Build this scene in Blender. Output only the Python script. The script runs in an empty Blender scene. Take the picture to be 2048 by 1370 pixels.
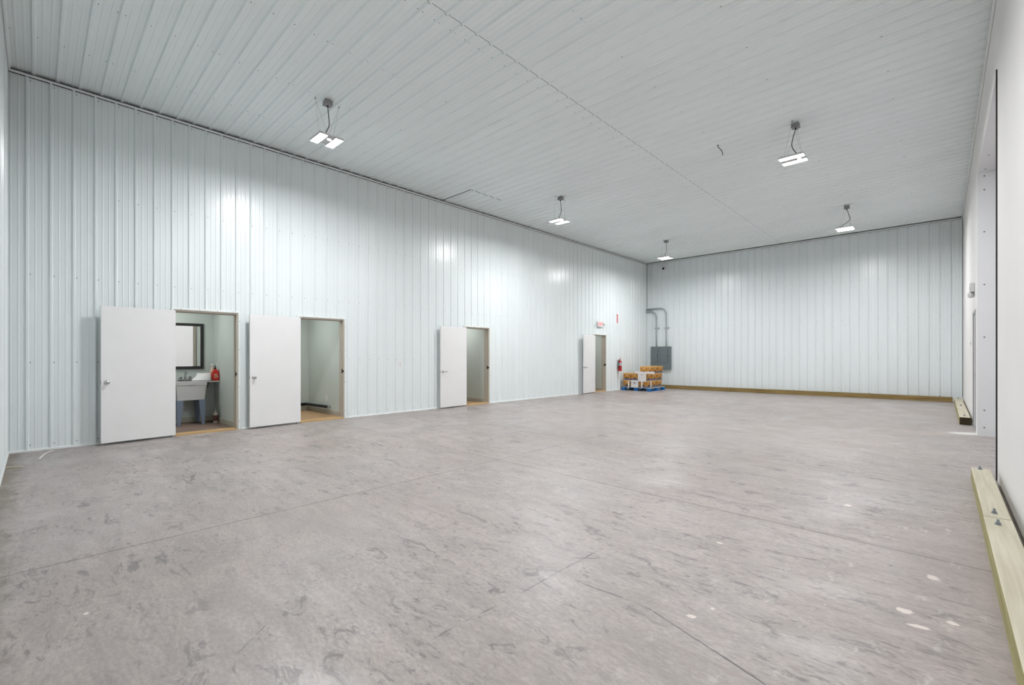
import bpy, bmesh, math, random
from mathutils import Vector, Matrix

random.seed(7)
S = bpy.context.scene
COL = S.collection

# ------------------------------------------------------------------ camera, world, exposure
cam_data = bpy.data.cameras.new('camera')
cam = bpy.data.objects.new('camera', cam_data)
COL.objects.link(cam)
cam_data.sensor_width = 36.0
cam_data.sensor_fit = 'HORIZONTAL'
cam_data.lens = 905.0 / 2048 * 36.0
cam_data.shift_y = 24.0 / 2048
cam_data.clip_start = 0.05
cam_data.clip_end = 100
cam.location = (0, 0, 1.32)
cam.rotation_euler = (math.radians(90), 0, math.radians(43.54))
S.camera = cam

W = bpy.data.worlds.new('world')
S.world = W
W.use_nodes = True
W.node_tree.nodes['Background'].inputs[0].default_value = (0.02, 0.02, 0.02, 1)
W.node_tree.nodes['Background'].inputs[1].default_value = 0.1

S.view_settings.view_transform = 'Standard'
S.view_settings.look = 'None'
S.view_settings.gamma = 1
S.view_settings.use_curve_mapping = False
S.view_settings.exposure = 0.30
LAMP = 400.0            # radiance of the LED panels of the six hanging lights

# ------------------------------------------------------------------ room dimensions (metres)
XL, XR = -9.0, 0.42      # left steel wall, right drywall
YN, YB = -0.27, 17.72    # near steel wall, back steel wall
HC = 5.16                # ceiling
PITCH = 0.2286

def clamp(a):
    return max(0.0, min(1.0, a))

def fz(x, y):            # the slab falls slightly towards the far left corner
    return -0.05 * clamp((y - 4) / 13.7) * clamp(-x / 9.0)

# ------------------------------------------------------------------ mesh helpers
class MB:
    def __init__(self):
        self.v, self.f, self.m, self.s = [], [], [], []

    def add(self, vs, fs, mi=0, smooth=False, M=None):
        b = len(self.v)
        for p in vs:
            self.v.append(tuple(M @ Vector(p)) if M else tuple(p))
        for q in fs:
            self.f.append([b + i for i in q])
            self.m.append(mi)
            self.s.append(smooth)
        return self

    def box(self, x0, x1, y0, y1, z0, z1, mi=0, M=None):
        vs = [(x, y, z) for z in (z0, z1) for y in (y0, y1) for x in (x0, x1)]
        fs = [(0, 2, 3, 1), (4, 5, 7, 6), (0, 1, 5, 4), (2, 6, 7, 3), (0, 4, 6, 2), (1, 3, 7, 5)]
        return self.add(vs, fs, mi, False, M)

    def frustum(self, b, t, z0, z1, mi=0, M=None):       # b, t = (x0, x1, y0, y1) rectangles
        vs = [(b[0], b[2], z0), (b[1], b[2], z0), (b[0], b[3], z0), (b[1], b[3], z0),
              (t[0], t[2], z1), (t[1], t[2], z1), (t[0], t[3], z1), (t[1], t[3], z1)]
        fs = [(0, 2, 3, 1), (4, 5, 7, 6), (0, 1, 5, 4), (2, 6, 7, 3), (0, 4, 6, 2), (1, 3, 7, 5)]
        return self.add(vs, fs, mi, False, M)

    def lathe(self, prof, n=20, mi=0, M=None, caps=True, smooth=True):   # prof = [(r, z)]
        vs, fs = [], []
        for r, z in prof:
            for k in range(n):
                a = 2 * math.pi * k / n
                vs.append((r * math.cos(a), r * math.sin(a), z))
        for i in range(len(prof) - 1):
            for k in range(n):
                k2 = (k + 1) % n
                fs.append((i * n + k, i * n + k2, (i + 1) * n + k2, (i + 1) * n + k))
        self.add(vs, fs, mi, smooth, M)
        if caps:
            self.add(vs[:n], [tuple(range(n - 1, -1, -1))], mi, False, M)
            self.add(vs[-n:], [tuple(range(n))], mi, False, M)
        return self

    def cyl(self, p0, p1, r0, r1=None, n=16, mi=0, smooth=True):
        r1 = r0 if r1 is None else r1
        p0, p1 = Vector(p0), Vector(p1)
        d = p1 - p0
        M = Matrix.Translation(p0) @ d.to_track_quat('Z', 'Y').to_matrix().to_4x4()
        return self.lathe([(r0, 0), (r1, d.length)], n, mi, M, True, smooth)

    def tube(self, pts, r, n=8, mi=0):
        pts = [Vector(p) for p in pts]
        vs, fs = [], []
        up = None
        for i, p in enumerate(pts):
            t = (pts[min(i + 1, len(pts) - 1)] - pts[max(i - 1, 0)]).normalized()
            if up is None:
                up = t.orthogonal().normalized()
            up = (up - t * up.dot(t)).normalized()
            w = t.cross(up)
            for k in range(n):
                a = 2 * math.pi * k / n
                vs.append(p + r * (math.cos(a) * up + math.sin(a) * w))
        for i in range(len(pts) - 1):
            for k in range(n):
                k2 = (k + 1) % n
                fs.append((i * n + k, i * n + k2, (i + 1) * n + k2, (i + 1) * n + k))
        fs.append(tuple(range(n - 1, -1, -1)))
        b = (len(pts) - 1) * n
        fs.append(tuple(range(b, b + n)))
        return self.add(vs, fs, mi, True)

    def ball(self, c, r, n=14, mi=0, sz=1.0):
        prof = [(max(1e-4, r * math.sin(math.pi * i / 8)), -r * sz * math.cos(math.pi * i / 8)) for i in range(9)]
        return self.lathe(prof, n, mi, Matrix.Translation(c), False)

    def prism(self, poly, h0, h1, mi=0, M=None):         # polygon in xy, extruded along z
        n = len(poly)
        vs = [(x, y, h0) for x, y in poly] + [(x, y, h1) for x, y in poly]
        fs = [tuple(range(n - 1, -1, -1)), tuple(range(n, 2 * n))]
        fs += [(k, (k + 1) % n, n + (k + 1) % n, n + k) for k in range(n)]
        return self.add(vs, fs, mi, False, M)

    def text(self, body, size, M, mi=0, depth=0.001):
        cu = bpy.data.curves.new('t', 'FONT')
        cu.body = body
        cu.size = size
        cu.extrude = depth
        cu.align_x = 'CENTER'
        cu.align_y = 'CENTER'
        cu.resolution_u = 2
        o = bpy.data.objects.new('t', cu)
        COL.objects.link(o)
        me = bpy.data.meshes.new_from_object(o.evaluated_get(bpy.context.evaluated_depsgraph_get()))
        self.add([v.co.copy() for v in me.vertices], [tuple(p.vertices) for p in me.polygons], mi, False, M)
        bpy.data.objects.remove(o)
        bpy.data.meshes.remove(me)
        bpy.data.curves.remove(cu)
        return self

    def build(self, name, mats, parent=None, bevel=0.0, loc=(0, 0, 0), rz=0.0, seg=2):
        me = bpy.data.meshes.new(name)
        me.from_pydata(self.v, [], self.f)
        for m in (mats if isinstance(mats, (list, tuple)) else [mats]):
            me.materials.append(m)
        for p, mi, s in zip(me.polygons, self.m, self.s):
            p.material_index = mi
            p.use_smooth = s
        me.update()
        o = bpy.data.objects.new(name, me)
        COL.objects.link(o)
        o.location = loc
        o.rotation_euler = (0, 0, rz)
        if parent:
            o.parent = parent
        if bevel:
            b = o.modifiers.new('bevel', 'BEVEL')
            b.width = bevel
            b.segments = seg
            b.limit_method = 'ANGLE'
            b.angle_limit = math.radians(40)
        return o

def tag(o, label, cat, group=None):
    o['label'] = label
    o['category'] = cat
    if group:
        o['group'] = group
    return o

def thing(name, label, cat, loc=(0, 0, 0), rz=0.0, group=None):
    o = bpy.data.objects.new(name, None)
    COL.objects.link(o)
    o.location = loc
    o.rotation_euler = (0, 0, rz)
    o.empty_display_size = 0.1
    return tag(o, label, cat, group)

def struct(o):
    o['kind'] = 'structure'
    return o

def curve3(pts, n=24):                 # Catmull-Rom through points
    P = [Vector(p) for p in pts]
    P = [P[0] * 2 - P[1]] + P + [P[-1] * 2 - P[-2]]
    out = []
    seg = len(P) - 3
    for i in range(seg):
        for k in range(n):
            t = k / n
            a, b, c, d = P[i:i + 4]
            out.append(0.5 * ((2 * b) + (c - a) * t + (2 * a - 5 * b + 4 * c - d) * t * t + (3 * b - a - 3 * c + d) * t ** 3))
    out.append(P[-2])
    return out

# ------------------------------------------------------------------ materials
def mat(name, col, rough=0.5, metal=0.0, var=0.0, scale=6.0, bump=0.0, bscale=40.0, spec=0.5, stretch=(1, 1, 1)):
    m = bpy.data.materials.new(name)
    m.use_nodes = True
    nt = m.node_tree
    b = nt.nodes['Principled BSDF']
    b.inputs['Base Color'].default_value = (*col, 1)
    b.inputs['Roughness'].default_value = rough
    b.inputs['Metallic'].default_value = metal
    b.inputs['Specular IOR Level'].default_value = spec
    if var or bump:
        tc = nt.nodes.new('ShaderNodeTexCoord')
        mp = nt.nodes.new('ShaderNodeMapping')
        mp.inputs['Scale'].default_value = stretch
        nt.links.new(tc.outputs['Object'], mp.inputs['Vector'])
    if var:
        n = nt.nodes.new('ShaderNodeTexNoise')
        n.inputs['Scale'].default_value = scale
        n.inputs['Detail'].default_value = 6
        nt.links.new(mp.outputs[0], n.inputs['Vector'])
        r = nt.nodes.new('ShaderNodeValToRGB')
        r.color_ramp.elements[0].position = 0.3
        r.color_ramp.elements[1].position = 0.7
        r.color_ramp.elements[0].color = (*[c * (1 - var) for c in col], 1)
        r.color_ramp.elements[1].color = (*[min(1, c * (1 + var * 0.5)) for c in col], 1)
        nt.links.new(n.outputs['Fac'], r.inputs['Fac'])
        nt.links.new(r.outputs['Color'], b.inputs['Base Color'])
    if bump:
        n2 = nt.nodes.new('ShaderNodeTexNoise')
        n2.inputs['Scale'].default_value = bscale
        n2.inputs['Detail'].default_value = 3
        nt.links.new(mp.outputs[0], n2.inputs['Vector'])
        bm_ = nt.nodes.new('ShaderNodeBump')
        bm_.inputs['Strength'].default_value = bump
        bm_.inputs['Distance'].default_value = 0.01
        nt.links.new(n2.outputs['Fac'], bm_.inputs['Height'])
        nt.links.new(bm_.outputs[0], b.inputs['Normal'])
    return m

def emis(name, col, strength):
    m = bpy.data.materials.new(name)
    m.use_nodes = True
    b = m.node_tree.nodes['Principled BSDF']
    b.inputs['Base Color'].default_value = (*col, 1)
    b.inputs['Emission Color'].default_value = (*col, 1)
    b.inputs['Emission Strength'].default_value = strength
    return m

def wood(name, c0, c1, along='Y', rough=0.7):
    m = bpy.data.materials.new(name)
    m.use_nodes = True
    nt = m.node_tree
    b = nt.nodes['Principled BSDF']
    b.inputs['Roughness'].default_value = rough
    tc = nt.nodes.new('ShaderNodeTexCoord')
    mp = nt.nodes.new('ShaderNodeMapping')
    mp.inputs['Scale'].default_value = {'Y': (22, 0.9, 22), 'X': (0.9, 22, 22), 'Z': (22, 22, 0.9)}[along]
    n = nt.nodes.new('ShaderNodeTexNoise')
    n.inputs['Scale'].default_value = 1.6
    n.inputs['Detail'].default_value = 6
    n.inputs['Distortion'].default_value = 0.6
    r = nt.nodes.new('ShaderNodeValToRGB')
    r.color_ramp.elements[0].position = 0.28
    r.color_ramp.elements[1].position = 0.72
    r.color_ramp.elements[0].color = (*c0, 1)
    r.color_ramp.elements[1].color = (*c1, 1)
    L = nt.links.new
    L(tc.outputs['Object'], mp.inputs['Vector'])
    L(mp.outputs[0], n.inputs['Vector'])
    L(n.outputs['Fac'], r.inputs['Fac'])
    L(r.outputs['Color'], b.inputs['Base Color'])
    bp = nt.nodes.new('ShaderNodeBump')
    bp.inputs['Strength'].default_value = 0.25
    bp.inputs['Distance'].default_value = 0.004
    L(n.outputs['Fac'], bp.inputs['Height'])
    L(bp.outputs[0], b.inputs['Normal'])
    return m

STEEL = (0.785, 0.838, 0.845)
M_wall = mat('painted_steel_wall', STEEL, 0.27, var=0.03, scale=0.7, bump=0.06, bscale=2.2, stretch=(1.6, 1.6, 0.35))
M_ceil = mat('painted_steel_ceiling', (0.86, 0.92, 0.925), 0.5, var=0.03, scale=0.7, bump=0.06, bscale=2.2, stretch=(0.35, 1.6, 1.6))
M_trim = mat('painted_steel_trim', (0.82, 0.855, 0.85), 0.35)
M_jambgrey = mat('grey_door_frame_paint', (0.36, 0.37, 0.37), 0.45)
M_screw = mat('screw_head', (0.16, 0.18, 0.18), 0.5)
M_dry = mat('white_drywall', (0.79, 0.78, 0.768), 0.75, var=0.035, scale=0.9, bump=0.05, bscale=60)
M_jamb = mat('white_jamb_panel', (0.74, 0.745, 0.76), 0.6, var=0.02, scale=1.5)
M_black = mat('black_rubber', (0.012, 0.012, 0.012), 0.6)
M_seal = mat('dark_seam', (0.06, 0.065, 0.065), 0.8)
M_door = mat('white_door_paint', (0.80, 0.80, 0.80), 0.42, var=0.02, scale=3)
M_frame = mat('beige_door_frame', (0.50, 0.455, 0.385), 0.5, var=0.05, scale=5)
M_room = mat('sage_drywall', (0.59, 0.645, 0.615), 0.8, var=0.03, scale=1.2)
M_base = mat('cream_baseboard', (0.50, 0.48, 0.41), 0.6, var=0.06, scale=8)
M_chrome = mat('brushed_chrome', (0.55, 0.55, 0.56), 0.22, metal=1.0)
M_galv = mat('galvanised_steel', (0.40, 0.42, 0.43), 0.45, metal=0.7, var=0.2, scale=30)
M_boltm = mat('zinc_bolt', (0.30, 0.34, 0.38), 0.4, metal=0.8)
M_ply = wood('plywood_floor', (0.36, 0.22, 0.115), (0.52, 0.34, 0.19), 'Y', 0.5)
M_plydark = wood('stained_plywood', (0.15, 0.105, 0.085), (0.30, 0.21, 0.165), 'Y', 0.55)
M_thresh = wood('pine_threshold', (0.45, 0.29, 0.13), (0.58, 0.39, 0.19), 'Y', 0.5)
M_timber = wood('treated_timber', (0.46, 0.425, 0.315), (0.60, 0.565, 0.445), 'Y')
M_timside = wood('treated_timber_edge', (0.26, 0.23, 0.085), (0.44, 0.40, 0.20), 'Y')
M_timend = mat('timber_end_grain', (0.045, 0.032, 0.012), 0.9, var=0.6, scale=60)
M_timback = wood('weathered_timber', (0.15, 0.095, 0.025), (0.34, 0.235, 0.085), 'X')
M_timtop = wood('weathered_timber_top', (0.16, 0.13, 0.06), (0.30, 0.25, 0.13), 'X')
M_grayfix = mat('grey_cast_metal', (0.26, 0.26, 0.265), 0.5)
M_fixture = mat('light_grey_fixture', (0.62, 0.62, 0.62), 0.5)
M_cord = mat('dark_grey_cord', (0.05, 0.05, 0.052), 0.55)
M_wire = mat('thin_steel_wire', (0.30, 0.31, 0.32), 0.4, metal=0.6)
M_led = emis('led_panel', (0.99, 0.99, 1.0), LAMP)
M_roomfill = emis('room_fill_glow', (1.0, 0.99, 0.97), 37.0)  # glow of the fill lights added in the side rooms
M_panel = mat('grey_panel_enamel', (0.155, 0.185, 0.20), 0.45, var=0.04, scale=4)
M_paneldark = mat('panel_shadow_gap', (0.03, 0.035, 0.04), 0.6)
M_cond = mat('grey_conduit', (0.40, 0.43, 0.44), 0.5, var=0.08, scale=10)
M_white = mat('white_plastic', (0.78, 0.78, 0.78), 0.4)
M_ivory = mat('pale_grey_plastic', (0.60, 0.61, 0.60), 0.45)
M_redem = emis('exit_letters', (0.85, 0.02, 0.02), 0.3)
M_red = mat('red_enamel', (0.42, 0.008, 0.012), 0.3)
M_signred = mat('sign_red', (0.60, 0.10, 0.12), 0.5)
M_redpl = mat('red_plastic', (0.62, 0.02, 0.012), 0.3)
M_silver = mat('silver_label', (0.45, 0.45, 0.46), 0.4)
M_kraft = mat('kraft_cardboard', (0.47, 0.215, 0.038), 0.75, var=0.12, scale=5)
M_kraftlid = mat('kraft_lid', (0.63, 0.365, 0.12), 0.75, var=0.10, scale=5)
M_band = mat('slate_printed_band', (0.13, 0.135, 0.20), 0.7)
M_arch = mat('black_print', (0.02, 0.018, 0.02), 0.7)
M_paper = mat('white_cardboard', (0.80, 0.78, 0.77), 0.7)
M_ink = mat('faded_ink', (0.30, 0.29, 0.32), 0.7)
M_hole = mat('dark_handle_hole', (0.006, 0.006, 0.006), 0.9)
M_peach = mat('torn_kraft', (0.80, 0.55, 0.32), 0.8)
M_blue = mat('blue_pallet_paint', (0.0, 0.15, 0.47), 0.55, var=0.3, scale=12)
M_deck = wood('grey_pallet_board', (0.36, 0.34, 0.30), (0.52, 0.49, 0.43), 'X')
M_mirror = mat('mirror_glass', (0.86, 0.88, 0.87), 0.02, metal=1.0)
M_mframe = mat('black_mirror_frame', (0.014, 0.014, 0.015), 0.45)
M_sink = mat('grey_white_basin', (0.56, 0.56, 0.56), 0.4, var=0.03, scale=10)
M_leg = mat('blue_grey_leg', (0.17, 0.215, 0.29), 0.45)
M_towel = mat('white_paper_towel', (0.82, 0.82, 0.83), 0.9)
M_cream = mat('cream_plastic', (0.70, 0.55, 0.42), 0.45)
M_bottle = mat('white_bottle', (0.62, 0.58, 0.52), 0.4)
M_blabel = mat('brown_red_label', (0.22, 0.09, 0.08), 0.6, var=0.5, scale=40)
M_foam = mat('black_pipe_foam', (0.014, 0.015, 0.015), 0.8)

# ---- concrete slab
def concrete():
    m = bpy.data.materials.new('worn_concrete')
    m.use_nodes = True
    nt = m.node_tree
    N, L = nt.nodes.new, nt.links.new
    b = nt.nodes['Principled BSDF']
    tc = N('ShaderNodeTexCoord')
    P = tc.outputs['Object']
    sep = N('ShaderNodeSeparateXYZ')
    L(P, sep.inputs[0])
    X, Y = sep.outputs[0], sep.outputs[1]

    def val(x):
        return x

    def math_(op, a, b_=None, c=None, clampit=False):
        n = N('ShaderNodeMath')
        n.operation = op
        n.use_clamp = clampit
        for i, q in enumerate((a, b_, c)):
            if q is None:
                continue
            if isinstance(q, (int, float)):
                n.inputs[i].default_value = q
            else:
                L(q, n.inputs[i])
        return n.outputs[0]

    def ramp(v, lo, hi):               # smooth 0..1
        n = N('ShaderNodeMapRange')
        n.interpolation_type = 'SMOOTHSTEP'
        n.inputs['From Min'].default_value = lo
        n.inputs['From Max'].default_value = hi
        L(v, n.inputs['Value'])
        return n.outputs[0]

    def noise(scale, detail=5, rot=0.0, st=(1, 1, 1), off=(0, 0, 0), dist=0.0, rough=0.55):
        mp = N('ShaderNodeMapping')
        mp.inputs['Rotation'].default_value = (0, 0, rot)
        mp.inputs['Scale'].default_value = st
        mp.inputs['Location'].default_value = off
        L(P, mp.inputs['Vector'])
        n = N('ShaderNodeTexNoise')
        n.inputs['Scale'].default_value = scale
        n.inputs['Detail'].default_value = detail
        n.inputs['Roughness'].default_value = rough
        n.inputs['Distortion'].default_value = dist
        L(mp.outputs[0], n.inputs['Vector'])
        return n.outputs['Fac']

    def mix(fac, a, c, mode='MIX'):
        n = N('ShaderNodeMix')
        n.data_type = 'RGBA'
        n.blend_type = mode
        if isinstance(fac, (int, float)):
            n.inputs[0].default_value = fac
        else:
            L(fac, n.inputs[0])
        for i, q in ((6, a), (7, c)):
            if isinstance(q, tuple):
                n.inputs[i].default_value = (*q, 1)
            else:
                L(q, n.inputs[i])
        return n.outputs[2]

    big = ramp(noise(0.33, 4, off=(3, 1, 0)), 0.36, 0.64)
    mid = ramp(noise(1.5, 6, dist=0.6), 0.34, 0.66)
    fine = ramp(noise(9, 8, rough=0.7), 0.3, 0.7)
    swirl = ramp(noise(1.0, 7, rot=0.5, st=(1.0, 4.2, 1), dist=1.5, rough=0.68), 0.36, 0.66)
    col = mix(big, (0.425, 0.362, 0.337), (0.49, 0.448, 0.43))
    col = mix(math_('MULTIPLY', mid, 0.45), col, (0.50, 0.442, 0.42))
    col = mix(math_('MULTIPLY', fine, 0.25), col, (0.25, 0.232, 0.222))
    col = mix(math_('MULTIPLY', swirl, 0.47), col, (0.26, 0.232, 0.218))
    grain = ramp(noise(26, 6, rot=0.5, st=(1.0, 2.2, 1), off=(3, 3, 0), dist=0.5, rough=0.75), 0.36, 0.64)
    col = mix(math_('MULTIPLY', grain, 0.52), col, (0.245, 0.218, 0.205))
    marks = math_('MULTIPLY', ramp(noise(7.5, 9, rot=-0.4, st=(1.0, 3.0, 1), off=(7, 1, 0), dist=1.2, rough=0.74), 0.53, 0.63), ramp(noise(0.8, 3, off=(1, 5, 0)), 0.38, 0.58))
    col = mix(math_('MULTIPLY', marks, 0.75), col, (0.16, 0.145, 0.138))
    # grey scuffs from tyres and boots
    sc = noise(3.4, 8, rot=0.9, st=(1.0, 2.6, 1), off=(5, 2, 0), dist=0.9, rough=0.72)
    zone = ramp(noise(0.45, 3, off=(9, 4, 0)), 0.36, 0.56)
    sc = math_('MULTIPLY', ramp(sc, 0.555, 0.64), zone)
    col = mix(math_('MULTIPLY', sc, 0.72), col, (0.135, 0.127, 0.123))
    sp = math_('MULTIPLY', ramp(noise(14, 3, off=(2, 7, 0), rough=0.8), 0.70, 0.76), zone)
    col = mix(math_('MULTIPLY', sp, 0.7), col, (0.085, 0.08, 0.08))
    # pale plaster dust and dried paint near the right side
    right = ramp(X, -2.2, -0.1)
    pale = math_('MULTIPLY', ramp(noise(4.2, 7, rot=0.3, st=(2.4, 1, 1), off=(1, 8, 0), rough=0.7), 0.57, 0.72), right)
    col = mix(math_('MULTIPLY', pale, 0.75), col, (0.55, 0.52, 0.50))
    # brown dirt along the near wall and left corner
    wob = noise(7, 4)
    dn = math_('SUBTRACT', 1.0, ramp(math_('ADD', Y, math_('MULTIPLY', wob, -0.30)), -0.40, -0.20))
    col = mix(math_('MULTIPLY', dn, 0.75), col, (0.15, 0.118, 0.08))

    wob2 = noise(38, 4, off=(2, 2, 0))

    def ell(x, y, rx, ry, rot=0.0, wobble=0.5):
        dx, dy = math_('SUBTRACT', X, x), math_('SUBTRACT', Y, y)
        c, s = math.cos(rot), math.sin(rot)
        u = math_('MULTIPLY', math_('ADD', math_('MULTIPLY', dx, c), math_('MULTIPLY', dy, s)), 1 / rx)
        w = math_('MULTIPLY', math_('ADD', math_('MULTIPLY', dx, -s), math_('MULTIPLY', dy, c)), 1 / ry)
        d = math_('SQRT', math_('ADD', math_('MULTIPLY', u, u), math_('MULTIPLY', w, w)))
        return math_('ADD', math_('ADD', d, math_('MULTIPLY', math_('SUBTRACT', wob, 0.5), wobble)), math_('MULTIPLY', math_('SUBTRACT', wob2, 0.5), wobble * 2.4))

    wX = math_('ADD', X, math_('MULTIPLY', math_('SUBTRACT', noise(2.3, 5, off=(4, 4, 0)), 0.5), 0.05))
    wY = math_('ADD', Y, math_('MULTIPLY', math_('SUBTRACT', noise(2.3, 5, off=(8, 1, 0)), 0.5), 0.05))

    def seg(x0, y0, x1, y1, w):
        dx, dy = x1 - x0, y1 - y0
        ll = dx * dx + dy * dy
        t = math_('ADD', math_('MULTIPLY', math_('SUBTRACT', X, x0), dx / ll), math_('MULTIPLY', math_('SUBTRACT', Y, y0), dy / ll), clampit=True)
        ex = math_('SUBTRACT', wX, math_('ADD', math_('MULTIPLY', t, dx), x0))
        ey = math_('SUBTRACT', wY, math_('ADD', math_('MULTIPLY', t, dy), y0))
        d = math_('SQRT', math_('ADD', math_('MULTIPLY', ex, ex), math_('MULTIPLY', ey, ey)))
        d = math_('ADD', d, math_('MULTIPLY', math_('SUBTRACT', wob, 0.5), w * 1.5))
        return math_('SUBTRACT', 1.0, ramp(d, w * 0.3, w))

    # irregular white patch beside the far jamb
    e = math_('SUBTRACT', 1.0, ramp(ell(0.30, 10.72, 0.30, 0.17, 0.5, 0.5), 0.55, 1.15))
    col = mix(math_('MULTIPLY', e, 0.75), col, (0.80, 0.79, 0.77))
    # plaster drips
    for x, y, rx, ry, rt in ((-0.915, 2.276, 0.024, 0.017, 0.4), (-0.138, 3.081, 0.035, 0.03, 0), (-0.078, 2.95, 0.045, 0.02, 0.2),
                             (-1.127, 3.30, 0.022, 0.016, 0), (-0.041, 3.656, 0.03, 0.035, 0), (-0.863, 2.42, 0.01, 0.012, 0),
                             (-3.162, 0.176, 0.016, 0.011, 0), (0.04, 3.10, 0.03, 0.02, 0), (-0.60, 4.9, 0.03, 0.03, 0)):
        e = math_('SUBTRACT', 1.0, ramp(ell(x, y, rx, ry, rt, 0.6), 0.8, 1.05))
        col = mix(e, col, (0.66, 0.60, 0.55))
    # scratches and hairline cracks
    for a in ((-1.676, 2.58, -1.715, 0.96, 0.006), (-1.52, 2.18, -1.10, 2.19, 0.008), (-1.10, 2.19, -0.82, 2.11, 0.007),
              (-0.82, 2.11, -0.45, 1.99, 0.007), (-1.95, 2.22, -1.62, 2.50, 0.006), (-2.75, 5.37, -1.3, 5.45, 0.008), 
              (-1.75, 2.15, -1.55, 2.30, 0.008), (-2.05, 1.05, -1.6, 0.75, 0.005), (-2.6, 1.0, -2.25, 0.62, 0.004)):
        col = mix(math_('MULTIPLY', seg(*a), 0.85), col, (0.10, 0.095, 0.095))
    # saw-cut control joints
    for src, at in ((Y, 4.0), (X, -4.04)):
        d = math_('ABSOLUTE', math_('SUBTRACT', src, at))
        col = mix(math_('SUBTRACT', 1.0, ramp(d, 0.003, 0.006)), col, (0.10, 0.085, 0.07))
    L(col, b.inputs['Base Color'])
    rg = N('ShaderNodeMapRange')
    rg.inputs['To Min'].default_value = 0.34
    rg.inputs['To Max'].default_value = 0.56
    L(mid, rg.inputs['Value'])
    L(rg.outputs[0], b.inputs['Roughness'])
    b.inputs['Specular IOR Level'].default_value = 0.5
    bp = N('ShaderNodeBump')
    bp.inputs['Strength'].default_value = 0.12
    bp.inputs['Distance'].default_value = 0.004
    L(fine, bp.inputs['Height'])
    L(bp.outputs[0], b.inputs['Normal'])
    return m

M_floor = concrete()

# ------------------------------------------------------------------ setting: slab
mb = MB()
xs = [XL - 0.2 + i * (XR + 0.9 - XL + 0.2) / 16 for i in range(17)]
ys = [YN - 0.1 + j * (YB + 0.1 - YN + 0.1) / 24 for j in range(25)]
vs = [(x, y, fz(x, y)) for y in ys for x in xs] + [(x, y, -0.3) for y in (ys[0], ys[-1]) for x in (xs[0], xs[-1])]
fs = [(j * 17 + i, j * 17 + i + 1, (j + 1) * 17 + i + 1, (j + 1) * 17 + i) for j in range(24) for i in range(16)]
n0 = 17 * 25
fs.append((n0, n0 + 2, n0 + 3, n0 + 1))
mb.add(vs, fs)
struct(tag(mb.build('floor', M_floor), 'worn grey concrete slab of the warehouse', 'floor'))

# ------------------------------------------------------------------ setting: ribbed steel sheets
RIB = [(-0.023, 0), (-0.008, 0.019), (0.008, 0.019), (0.023, 0),
       (0.068, 0), (0.073, 0.0035), (0.085, 0.0035), (0.090, 0), (0.139, 0), (0.144, 0.0035), (0.156, 0.0035), (0.161, 0)]

RIB_CEIL = [(-0.024, 0), (-0.011, 0.024), (0.011, 0.024), (0.024, 0),
            (0.066, 0), (0.071, 0.0045), (0.085, 0.0045), (0.090, 0), (0.139, 0), (0.144, 0.0045), (0.158, 0.0045), (0.163, 0)]

def profile(a0, a1, c0, lap_every=4, lap_phase=0, rib=RIB):
    """(along, depth) points of the pressed sheet between a0 and a1; a rib is centred on c0"""
    rnd = random.Random(int((a0 * 7 + c0 * 13) * 100))
    k0 = int(math.floor((a0 - c0) / PITCH)) - 1
    k1 = int(math.ceil((a1 - c0) / PITCH)) + 1
    pts = []
    tilt = 0.0
    for k in range(k0, k1 + 1):
        c = c0 + k * PITCH
        for j, (o, d) in enumerate(rib):
            a = c + o
            if (k - lap_phase) % lap_every == 0 and j == 2:
                tilt = rnd.uniform(-0.0012, 0.0012)
                pts.append((a + 0.0005, d))
                pts.append((a + 0.0015, d - 0.0045))
                continue
            pts.append((a, d + tilt))
    pts = [p for p in pts if a0 < p[0] < a1]
    return [(a0, pts[0][1])] + pts + [(a1, pts[-1][1])]

def sheet(pts, place, cuts, lo, hi):
    """vertical or spanning sheet: cuts = [(a0, a1, b0, b1)] openings"""
    mb = MB()
    full = []
    br = sorted({c for q in cuts for c in q[:2]})
    for (a0, d0), (a1, d1) in zip(pts, pts[1:]):
        full.append((a0, d0))
        for c in br:
            if a0 < c < a1:
                full.append((c, d0 + (d1 - d0) * (c - a0) / (a1 - a0)))
    full.append(pts[-1])
    for (a0, d0), (a1, d1) in zip(full, full[1:]):
        mid = (a0 + a1) / 2
        spans = [(lo, hi)]
        for c0, c1, b0, b1 in cuts:
            if c0 < mid < c1:
                spans = []
                if b0 > lo:
                    spans.append((lo, b0))
                if b1 < hi:
                    spans.append((b1, hi))
        for s0, s1 in spans:
            mb.add([place(a0, d0, s0), place(a1, d1, s0), place(a1, d1, s1), place(a0, d0, s1)], [(0, 1, 2, 3)])
    return mb

def screws(mb, spots, place, nrm):
    n = Vector(nrm)
    for a, h, d in spots:
        p = Vector(place(a, d, h))
        mb.cyl(p, p + n * 0.004, 0.0075, 0.0045, 6, 1, False)

DOORS = [(1.535, 2.450), (3.490, 4.405), (7.670, 8.545), (13.655, 14.490)]
CUTS = [(a - 0.012, b + 0.012, -1.0, 2.055) for a, b in DOORS]

CL = -0.0835
mb = sheet(profile(YN, YB, CL), lambda a, d, h: (XL + d, a, h), CUTS, -0.12, HC - 0.05)
sp = []
k = 0
while CL + k * PITCH < YB:
    a = CL + k * PITCH + 0.031
    for h in (5.045, 3.635, 2.415, 1.21, 0.085):
        if h == 3.635 and k < 4:
            continue
        if not any(c[0] < a < c[1] and h < c[3] for c in CUTS) and a < YB:
            sp.append((a, h + fz(XL, a) * 0.5, 0.0))
    k += 1
screws(mb, sp, lambda a, d, h: (XL + d, a, h), (1, 0, 0))
struct(tag(mb.build('wall_left', [M_wall, M_screw]), 'long pale ribbed steel wall with the four open doorways', 'wall'))

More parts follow.
